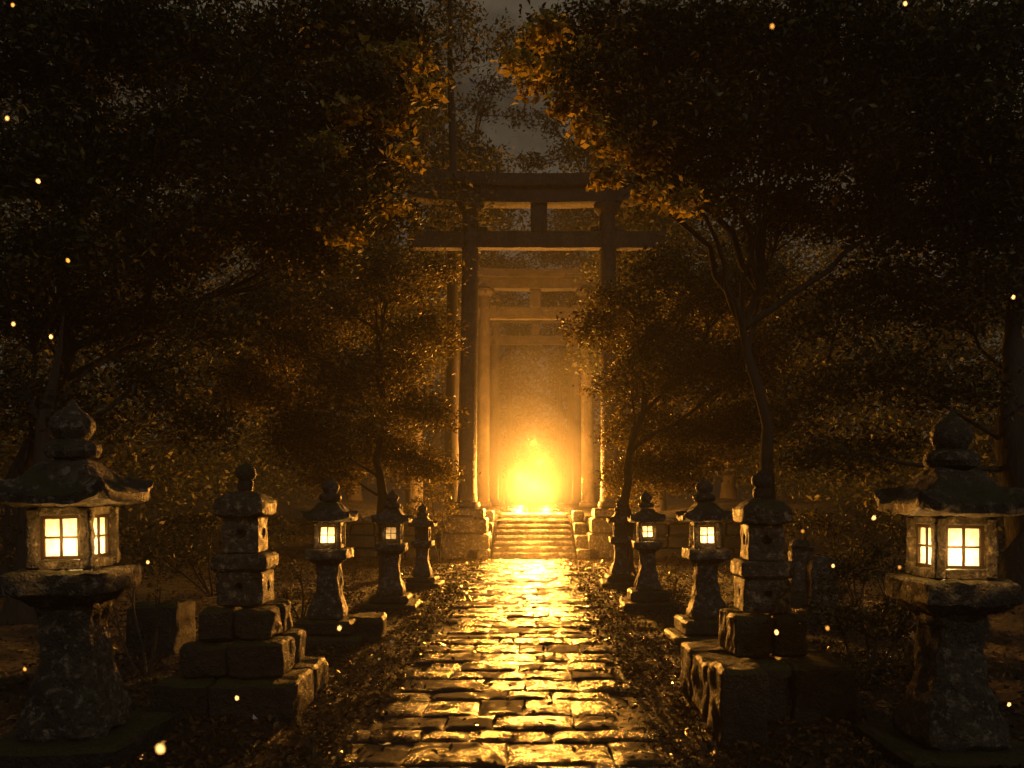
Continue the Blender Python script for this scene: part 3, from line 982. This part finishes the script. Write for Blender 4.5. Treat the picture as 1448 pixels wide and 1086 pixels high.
# ------------------------------------------------------------------ fireflies
FLY = [(227, 1058, 8, 'largest glowing firefly, low at the bottom left beside the large lantern base'),
       (335, 987, 4, 'firefly glowing in front of the lowest step of the left pagoda'),
       (35, 946, 3.6, 'firefly glowing left of the flared post of the large left lantern'),
       (480, 888, 4, 'firefly glowing in front of the base blocks of the lit lantern left of the path'),
       (209, 795, 3, 'firefly glowing just right of the lit window of the large left lantern'),
       (18, 7, 4, 'firefly in the extreme top left corner among dark leaves'),
       (10, 167, 3.4, 'firefly at the left edge in the dark crown, second from the top'),
       (54, 256, 4.2, 'firefly in the left tree crown below the second one at the edge'),
       (96, 368, 4.4, 'firefly midway down the left side, above a close pair'),
       (19, 458, 3.4, 'left firefly of the close pair above the large left lantern'),
       (72, 476, 3.8, 'right firefly of the close pair above the large left lantern'),
       (1092, 37, 4.4, 'amber firefly high in the right tree crown'),
       (1280, 5, 4, 'firefly at the very top edge among the right tree leaves'),
       (1098, 894, 5, 'bright firefly in front of the right pagoda base'),
       (1170, 888, 4, 'firefly glowing just right of the right pagoda base'),
       (1236, 732, 4.4, 'firefly glowing under the roof corner of the large right lantern'),
       (1178, 800, 3.2, 'firefly hovering above the dark shrub beside the right gravestone'),
       (1135, 751, 2.6, 'small firefly just right of the upper block of the right pagoda'),
       (1433, 420, 3.6, 'firefly at the right edge beside the thick trunk'),
       (1427, 996, 3.8, 'firefly low at the right edge beside the large lantern post'),
       (1272, 802, 2.8, 'faint firefly just left of the lit side window of the large right lantern')]
for i, (px, py, r, lab) in enumerate(FLY):
    d = (1.7 + (i * 37 % 11) * .13) if i else 1.0
    c = P(px, py, d)
    R = (r * .52 if i else r * .62) / F * d
    t = thing('firefly', c, lab, 'firefly', 'fireflies drifting in the dark')
    rr = random.Random(i)
    t.rotation_euler = (rr.uniform(-.5, .5), rr.uniform(-.6, .6), rr.uniform(-3, 3))
    Geo().loft([(R * .3, -R * 1.3), (R * .72, -R * .9), (R * .92, -R * .2), (R * .80, R * .5), (R * .45, R * 1.0), (R * .2, R * 1.15)], n=12, rnd=True, amp=R * .08, freq=200, sub=R, seed=i).build('glowing_abdomen', GLOW_DIM if i % 3 == 2 else GLOW, t, 80)
    Geo().loft([(R * .2, R * 1.16), (R * .42, R * 1.3), (R * .45, R * 1.8), (R * .25, R * 2.2), (R * .1, R * 2.3)], n=10, rnd=True, amp=0, sub=R).build('body', BEETLE, t, 80)
    for s in (-1, 1):
        gw = Geo()
        gw.loft([(R * .05, 0, R * .02), (R * .34, R * .5, R * .04), (R * .40, R * 1.3, R * .04), (R * .12, R * 2.0, R * .02)], n=3, amp=0, sub=R)
        ow_ = gw.build('wing', BEETLE, t, 80)
        ow_.location = (s * R * .45, R * .2, R * 1.5)
        ow_.rotation_euler = (.2, s * 1.9, 0)

# ------------------------------------------------------------------ haze
hz = Geo().box(-170, 170, -170, 175, -5, 42)
g = NT('night_haze')
vol = g.n('ShaderNodeVolumePrincipled', Color=(.92, .90, .86, 1), Density=.0016, Anisotropy=.55)
g.t.links.new(vol.outputs[0], g.out.inputs['Volume'])
tag(hz.build('haze', g.m, smooth=0), 'thin night mist hanging over the whole path', kind='stuff')

gm = NT('pooled_mist')
mv = gm.n('ShaderNodeVolumePrincipled', Color=(.94, .92, .88, 1), Density=.0115, Anisotropy=.25)
gm.t.links.new(mv.outputs[0], gm.out.inputs['Volume'])
for k, (mx_, my_, mz_, rx, ry, rz) in enumerate([(.1, 24.4, 1.6, 1.1, 1.3, .75), (.15, 24.7, 1.9, 1.5, 1.9, 1.25), (.05, 25.2, 2.4, 1.9, 2.6, 1.9), (.2, 26.2, 3.2, 2.4, 3.9, 2.8), (.25, 28.9, 2.4, 1.9, 2.1, 1.8), (-.1, 33.0, 2.9, 2.1, 2.2, 2.3), (.2, 38.2, 2.6, 3.0, 2.8, 2.3), (.3, 22.4, 6.6, 3.2, 1.5, 3.2), (.12, 19.0, .36, 1.7, 1.2, .50)]):
    m_ = Geo()
    prof = [(max(.02, math.sin(math.pi * t / 14)), -math.cos(math.pi * t / 14)) for t in range(15)]
    m_.loft(prof, n=40, rnd=True, amp=.13, freq=1.6, seed=k, sub=.2)
    m_.v = [(a * rx, b * ry, c * rz) for a, b, c in m_.v]
    mo = m_.build('mist', gm.m, smooth=180)
    mo.location = (mx_, my_, mz_)
    tag(mo, 'golden mist pooled over the steps and under the gates', kind='stuff')

# ------------------------------------------------------------------ light
SUN_EL, SUN_AZ = math.radians(38), math.radians(150)
w = bpy.data.worlds.new('World')
scene.world = w
w.use_nodes = True
nt = w.node_tree
nt.nodes.clear()
wo = nt.nodes.new('ShaderNodeOutputWorld')
bg = nt.nodes.new('ShaderNodeBackground')
sky = nt.nodes.new('ShaderNodeTexSky')
sky.sky_type = 'NISHITA'
sky.sun_disc = False
sky.sun_elevation = SUN_EL
sky.sun_rotation = SUN_AZ
# thin moonlit cloud over the clear sky
tc = nt.nodes.new('ShaderNodeTexCoord')
cl = nt.nodes.new('ShaderNodeTexNoise')
cl.inputs['Scale'].default_value = 7.5
cl.inputs['Detail'].default_value = 7
cl.inputs['Roughness'].default_value = .62
nt.links.new(tc.outputs['Generated'], cl.inputs['Vector'])
rp_ = nt.nodes.new('ShaderNodeValToRGB')
rp_.color_ramp.elements[0].position = .36
rp_.color_ramp.elements[0].color = (.0, .0, .0, 1)
rp_.color_ramp.elements[1].position = .62
rp_.color_ramp.elements[1].color = (1, 1, 1, 1)
nt.links.new(cl.outputs['Fac'], rp_.inputs['Fac'])
mx = nt.nodes.new('ShaderNodeMix')
mx.data_type = 'RGBA'
nt.links.new(rp_.outputs['Color'], mx.inputs[0])
tint = nt.nodes.new('ShaderNodeMix')
tint.data_type = 'RGBA'
tint.blend_type = 'MULTIPLY'
tint.inputs[0].default_value = 1
tint.inputs[7].default_value = (1.0, .50, .19, 1)
nt.links.new(sky.outputs[0], tint.inputs[6])
nt.links.new(tint.outputs[2], mx.inputs[6])
mx.inputs[7].default_value = (7.2, 5.7, 3.7, 1)
nt.links.new(mx.outputs[2], bg.inputs['Color'])
bg.inputs['Strength'].default_value = .0125
nt.links.new(bg.outputs[0], wo.inputs['Surface'])

sl = bpy.data.lights.new('moon', 'SUN')
sl.energy = .22
sl.angle = math.radians(.5)
sl.color = (1.0, .95, .86)
so = bpy.data.objects.new('moon', sl)
COL.objects.link(so)
dirv = Vector((math.sin(SUN_AZ) * math.cos(SUN_EL), math.cos(SUN_AZ) * math.cos(SUN_EL), math.sin(SUN_EL)))
so.rotation_euler = (-dirv).to_track_quat('-Z', 'Y').to_euler()


def lamp(name, loc, power, r, col=(1.0, .38, .05)):
    l = bpy.data.lights.new(name, 'POINT')
    l.energy = power
    l.shadow_soft_size = r
    l.color = col
    o = bpy.data.objects.new(name, l)
    COL.objects.link(o)
    o.location = loc
    return o


# the blaze rising from the stair top and from beyond the last gate
for (lx_, ly_, lz_, lp_) in [(-.62, 22.95, .34, 330), (-.22, 23.1, .36, 430), (.18, 22.95, .40, 520), (.52, 23.1, .36, 430), (.85, 23.0, .34, 330),
                             (.12, 23.6, .75, 420), (-.2, 24.6, 1.0, 300), (.35, 25.4, 1.5, 260), (.1, 27.6, 2.2, 240),
                             (-.4, 29.4, .55, 340), (.55, 30.0, .7, 340), (-.4, 35.8, .6, 300), (.7, 36.2, .7, 300)]:
    lamp('blaze', (lx_, ly_, UP_Z + lz_), lp_ * 1.5, .12)
lamp('tread_fill', (.12, 21.8, UP_Z + .80), 1000, .12)  # lamp added over the steps to brighten the treads, no visible source
lamp('glow_at_stair_foot', (.10, 18.5, .40), 430, .14)

for (loc, pw, r_, inner) in FLAMES_AND_FILLS:
    lamp('lantern_or_fill_light', loc, pw, r_, (1.0, .58, .20) if inner else (1.0, .46, .09))  # inner: the lantern's flame; outer: unseen fill added for the stone

# ------------------------------------------------------------------ camera
cam = bpy.data.cameras.new('camera')
cam.sensor_width = 36
cam.lens = 36 * F / 1448
cam.shift_x = -(VX - 724) / 1448
cam.shift_y = (VY - 543) / 1448
cam.dof.use_dof = True
cam.dof.focus_distance = 10.5
cam.dof.aperture_fstop = 3.6
cam.clip_end = 1000
cam.clip_start = .05
co = bpy.data.objects.new('camera', cam)
COL.objects.link(co)
co.location = (0, 0, CAMZ)
co.rotation_euler = (math.radians(90), 0, 0)
scene.camera = co

scene.render.engine = 'CYCLES'
cy_ = scene.cycles
cy_.use_denoising = True
cy_.max_bounces = 6
cy_.diffuse_bounces = 3
cy_.glossy_bounces = 3
cy_.transmission_bounces = 3
cy_.volume_bounces = 1
cy_.caustics_reflective = False
cy_.caustics_refractive = False
cy_.sample_clamp_indirect = 4.0
vs = scene.view_settings
vs.view_transform = 'Standard'
vs.look = 'None'
vs.exposure = 0
vs.gamma = 1
